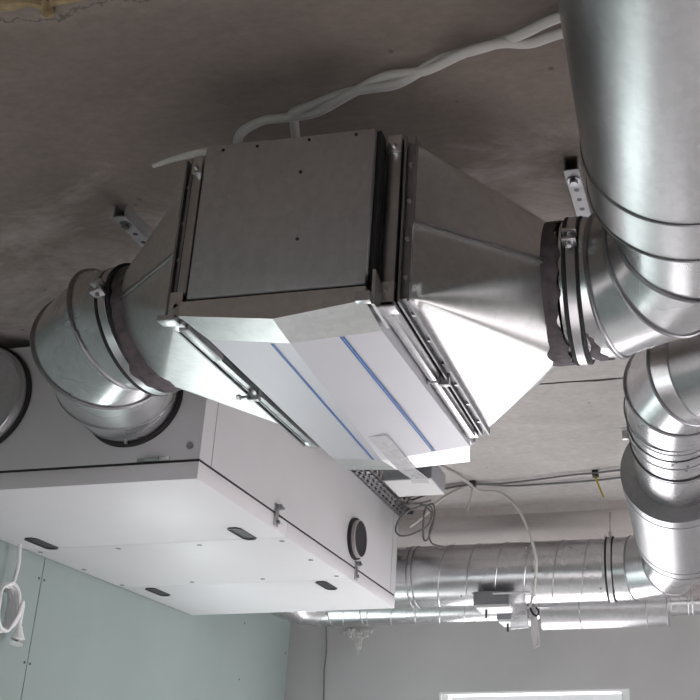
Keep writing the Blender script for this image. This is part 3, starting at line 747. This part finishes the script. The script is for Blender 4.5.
# ------------------------------------------------------------------ conduits, cables, ties
A = [(-.835, 1.536, 1.19), (-.826, 1.52, 1.225), (-.77, 1.493, 1.228), (-.714, 1.482, 1.22), (-.651, 1.47, 1.215), (-.58, 1.44, 1.22), (-.507, 1.415, 1.228), (-.431, 1.403, 1.22), (-.351, 1.364, 1.213), (-.29, 1.36, 1.22), (-.241, 1.374, 1.225), (-.185, 1.36, 1.225), (-.02, 1.33, 1.225), (.4, 1.27, 1.228), (1.6, 1.18, 1.235), (2.98, 1.1, 1.235)]
Bc = [(-.718, 1.545, 1.19), (-.709, 1.50, 1.222), (-.698, 1.470, 1.218), (-.659, 1.46, 1.222), (-.624, 1.458, 1.233), (-.583, 1.448, 1.232), (-.538, 1.426, 1.216), (-.481, 1.42, 1.215), (-.402, 1.393, 1.230), (-.329, 1.38, 1.232), (-.254, 1.352, 1.225), (-.183, 1.323, 1.225), (-.02, 1.28, 1.225), (.4, 1.21, 1.228), (1.6, 1.13, 1.235), (2.98, 1.06, 1.235)]
MB().tube(A, .0088, 12, 8).build('cable_conduit', 'white_pipe', thing=('white flexible conduit on the ceiling ending above the left half of the filter box', 'conduit'))
MB().tube(Bc, .0088, 12, 8).build('cable_conduit', 'white_pipe', thing=('white flexible conduit twisted round the other, ending above the middle of the filter box', 'conduit'))
MB().tube([(-.975, 1.487, 1.149), (-.916, 1.472, 1.15), (-.85, 1.465, 1.152), (-.74, 1.47, 1.156)], lambda f_: .004 + .003 * min(1, f_ * 2), 8, 5).build('cable_end', 'white_pipe', thing=('thin pointed grey-white cable end sticking out left above the filter box', 'cable'))
fpts = [(-1.16, 1.155, 1.248), (-1.077, 1.160, 1.248), (-1.042, 1.162, 1.247), (-1.012, 1.168, 1.244), (-1.004, 1.174, 1.243), (-.990, 1.168, 1.246), (-.932, 1.162, 1.249), (-.87, 1.157, 1.25)]
rr = random.Random(4)
MB().tube(fpts, lambda f_: .006 + .006 * abs(math.sin(9 * f_)) + .007 * math.exp(-((f_ - .55) / .06) ** 2), 8, 6).build('foam_strip', 'foam', thing=('tan strip of dried foam in the ceiling joint at the top left', 'foam'))
MB().tube([(-1.34, 3.98, 1.243), (-1.211, 3.935, 1.238), (-1.026, 3.789, 1.235), (-.895, 3.746, 1.235), (-.777, 3.754, 1.236), (-.617, 3.732, 1.238), (-.497, 3.703, 1.238), (-.389, 3.686, 1.236), (-.23, 3.666, 1.238), (.5, 3.60, 1.24), (2.98, 3.5, 1.244)], .0042, 8, 6).build('ceiling_wire', 'grey_wire', thing=('thin grey wire sagging along the ceiling near the back, nearer one of the pair', 'wire', 'grey wires along the back ceiling'))
MB().tube([(-1.33, 3.95, 1.243), (-1.197, 3.884, 1.24), (-.984, 3.785, 1.241), (-.873, 3.755, 1.24), (-.747, 3.801, 1.241), (-.589, 3.803, 1.241), (-.392, 3.786, 1.24), (-.237, 3.764, 1.24), (.5, 3.72, 1.241), (2.98, 3.6, 1.244)], .0042, 8, 6).build('ceiling_wire', 'grey_wire', thing=('thin grey wire along the ceiling near the back, farther one of the pair', 'wire', 'grey wires along the back ceiling'))
# white cable looping down to the actuators
MB().tube([(-1.0, 3.42, 1.244), (-.93, 3.60, 1.243), (-.884, 3.735, 1.228), (-.86, 3.80, 1.225), (-.800, 3.85, 1.232), (-.736, 3.85, 1.177), (-.688, 3.85, 1.085), (-.657, 3.87, .965), (-.672, 3.93, .876), (-.700, 3.985, .80)], .0058, 8, 8).build('hanging_cable', 'white_pipe', thing=('white cable curving down from the ceiling to the actuators', 'cable'))
MB().tube([(-.885, 3.745, 1.238), (-.93, 3.765, 1.232), (-1.027, 3.8, 1.197), (-1.086, 3.8, 1.139), (-1.149, 3.8, 1.093)], .0062, 8, 5).build('cable_end', 'white_pipe', thing=('short straight white cable end slanting down left behind the coiled grey wires', 'cable'))
def tie(label, head, tail, mat):
    t = thing('cable_tie', label, 'cable tie', V(head) + V((0, 0, -.12)))
    h = V(head); MB().box(h.x - .012, h.x + .012, h.y - .014, h.y + .014, 1.226, ZC - .001, .002).build('mount', 'black', t, label='black ceiling mount')
    MB().tube(tail, lambda f_: .0048 - .0012 * f_, 6, 5).build('tail', mat, t)
tie('white cable tie hanging from a black mount on the ceiling, nearer the filter box', (-.883, 3.745, 1.24), [(-.883, 3.745, 1.23), (-.888, 3.74, 1.19), (-.901, 3.74, 1.128)], 'white_pipe')
tie('yellow cable tie on a black ceiling mount, just left of the thick silencer', (-.400, 3.70, 1.24), [(-.400, 3.70, 1.235), (-.397, 3.695, 1.215), (-.388, 3.695, 1.188), (-.370, 3.69, 1.140)], 'yellow')
# cable tray behind the ventilation unit and the coil of wire at its end
ct = thing('cable_tray', 'perforated cable tray on the top edge of the ventilation unit', 'cable tray', (-1.24, 3.6, 1.19))
mb = MB(); x0, x1, y0, y1, zt = -1.232, -1.168, 3.20, 3.915, 1.178
mb.box(x0, x0 + .003, y0, y1, zt, zt + .05); mb.box(x1 - .003, x1, y0, y1, zt, zt + .012); mb.box(x1 - .003, x1, y0, y1, zt + .04, zt + .05)
k = 0; y = y0
while y < y1:
    mb.box(x0, x1, y, y + .018, zt, zt + .003); mb.box(x1 - .003, x1, y, y + .014, zt, zt + .05); y += .046
mb.box(x0, x0 + .016, y0, y1, zt, zt + .003); mb.box(x1 - .018, x1, y0, y1, zt, zt + .003); mb.box((x0 + x1) / 2 - .006, (x0 + x1) / 2 + .006, y0, y1, zt, zt + .003)
mb.build('tray', 'bright', ct)
MB().box(-1.229, -1.185, 3.22, 3.90, 1.185, 1.205).build('cable_bed', 'gasket', ct)
mb = MB()
mb.tube([(-1.20, 3.60, 1.208), (-1.19, 3.70, 1.19), (-1.160, 3.72, 1.160), (-1.087, 3.70, 1.158), (-1.034, 3.70, 1.12), (-1.044, 3.70, 1.069), (-1.094, 3.70, 1.04), (-1.145, 3.70, 1.03), (-1.174, 3.71, 1.055), (-1.165, 3.72, 1.103), (-1.118, 3.72, 1.14), (-1.047, 3.71, 1.150), (-1.03, 3.73, 1.10), (-1.045, 3.73, 1.04), (-1.058, 3.73, 1.016), (-1.070, 3.73, 1.036), (-1.068, 3.73, 1.135), (-1.040, 3.74, 1.165), (-1.030, 3.74, 1.119), (-1.048, 3.74, 1.052), (-1.038, 3.74, 1.008), (-.993, 3.74, .991)], .0037, 8, 7)
mb.tube([(-1.20, 3.66, 1.208), (-1.15, 3.72, 1.170), (-1.085, 3.725, 1.166), (-1.045, 3.735, 1.178)], .004, 8, 6)
mb.build('wire_coil', 'grey_wire', thing=('loose coil of grey wire hanging at the end of the cable tray', 'wire'))
# coiled mains lead on the green wall
cl = thing('power_lead', 'coiled white power lead with plug hanging on the green wall at the left edge', 'power lead', (-2.06, 2.76, .50))
mb = MB()
mb.tube([(-2.07, 2.775, .86), (-2.062, 2.763, .793), (-2.06, 2.768, .734), (-2.06, 2.758, .665)], .0055, 8, 6)
rr = random.Random(9); pts = []
for k in range(84):
    th = 2 * PI * k / 12 + .9; w_ = rr.uniform(-.005, .005)
    pts.append((-2.085 + .052 * (k / 83) + .004 * math.sin(k), 2.742 + (.050 + w_) * math.cos(th) - .016 * (k / 83), .600 + (.068 + w_) * math.sin(th)))
mb.tube(pts, .0055, 8, 3)
mb.tube([pts[-1], (-2.04, 2.795, .61), (-2.05, 2.808, .57), (-2.052, 2.812, .54)], .0055, 8, 6)
mb.build('cable', 'white', cl)
mb = MB(); mb.loft([((-2.052, 2.812, .560), (0, .05, -1), .007), ((-2.052, 2.814, .540), (0, .05, -1), .012), ((-2.052, 2.816, .520), (0, -.15, -1), .020), ((-2.052, 2.812, .505), (0, -.3, -1), .019)], 20, True, True)
mb.build('plug', 'white', cl)
MB().box(-2.1, -2.05, 2.745, 2.757, .650, .662, .001).build('hook', 'bright', cl)
# thin cable and broken plaster on the back wall
MB().tube([(-1.912, 4.962, .96), (-1.905, 4.962, .89), (-1.899, 4.961, .80), (-1.903, 4.962, .716), (-1.896, 4.962, .572), (-1.895, 4.962, .40), (-1.900, 4.962, .0), (-1.897, 4.962, -1.45)], .0038, 6, 8).build('wall_cable', 'grey_wire', thing=('thin dark cable running down the grey back wall near the green corner', 'cable'))
rr = random.Random(12); mb = MB(); c = V((-1.745, YB - .004, .885)); P0 = []
n = 14
for dx, dz in ((-.075, .012), (-.04, .03), (0, .022), (.03, .032), (.085, .03), (.072, .004), (.045, -.004), (.028, -.022), (.024, -.06), (.006, -.105), (-.004, -.07), (-.014, -.03), (-.034, -.016), (-.062, -.006)):
    P0.append(c + V((dx, 0, dz)))
ctr = mb.v(c + V((0, -.006, .01))); vs = [mb.v(p) for p in P0]; vb = [mb.v(p + V((0, .005, 0))) for p in P0]
for i in range(n): mb.face((vs[i], vs[(i + 1) % n], ctr))
mb.skin(vs, vb)
for k in range(9):
    x = c.x + rr.uniform(-.05, .06); z = c.z + rr.uniform(-.01, .03); s_ = rr.uniform(.006, .014)
    mb.hexa([(x - s_, c.y - .004, z - s_ * .6), (x + s_, c.y - .004, z - s_ * .8), (x + s_ * .8, c.y - .004, z + s_), (x - s_ * .7, c.y - .004, z + s_ * .7)], [(x - s_ * .5, c.y - .014, z - s_ * .3), (x + s_ * .5, c.y - .012, z - s_ * .4), (x + s_ * .4, c.y - .014, z + s_ * .5), (x - s_ * .4, c.y - .012, z + s_ * .4)])
mb.build('plaster_patch', 'wood', thing=('rough broken plaster patch on the back wall under the thin duct', 'plaster patch'))

# ------------------------------------------------------------------ camera
Rm = ((0.9843092, 0.17644712, 0.00134789), (-0.06201259, 0.3530682, -0.93354019), (-0.16519638, 0.91880861, 0.35847022))
cam = bpy.data.cameras.new('camera'); co = bpy.data.objects.new('camera', cam); COL.objects.link(co)
x, y, z = (V(r) for r in Rm); y = -y; z = -z
co.matrix_world = Matrix(((x[0], y[0], z[0], 0), (x[1], y[1], z[1], 0), (x[2], y[2], z[2], ZO), (0, 0, 0, 1)))
cam.sensor_width = 36; cam.lens = 1038.918 / 700 * 36
cam.shift_x = (350 - 526.106) / 700; cam.shift_y = (426.969 - 350) / 700
cam.clip_start = .05
scene.camera = co

# ------------------------------------------------------------------ world and view
wd = bpy.data.worlds.new('world'); scene.world = wd; wd.use_nodes = True
wd.node_tree.nodes['Background'].inputs[0].default_value = (.95, .97, 1, 1); wd.node_tree.nodes['Background'].inputs[1].default_value = 2.5
scene.view_settings.view_transform = 'Standard'; scene.view_settings.look = 'None'
scene.view_settings.exposure = -1.74; scene.view_settings.gamma = 1.; scene.view_settings.use_curve_mapping = False
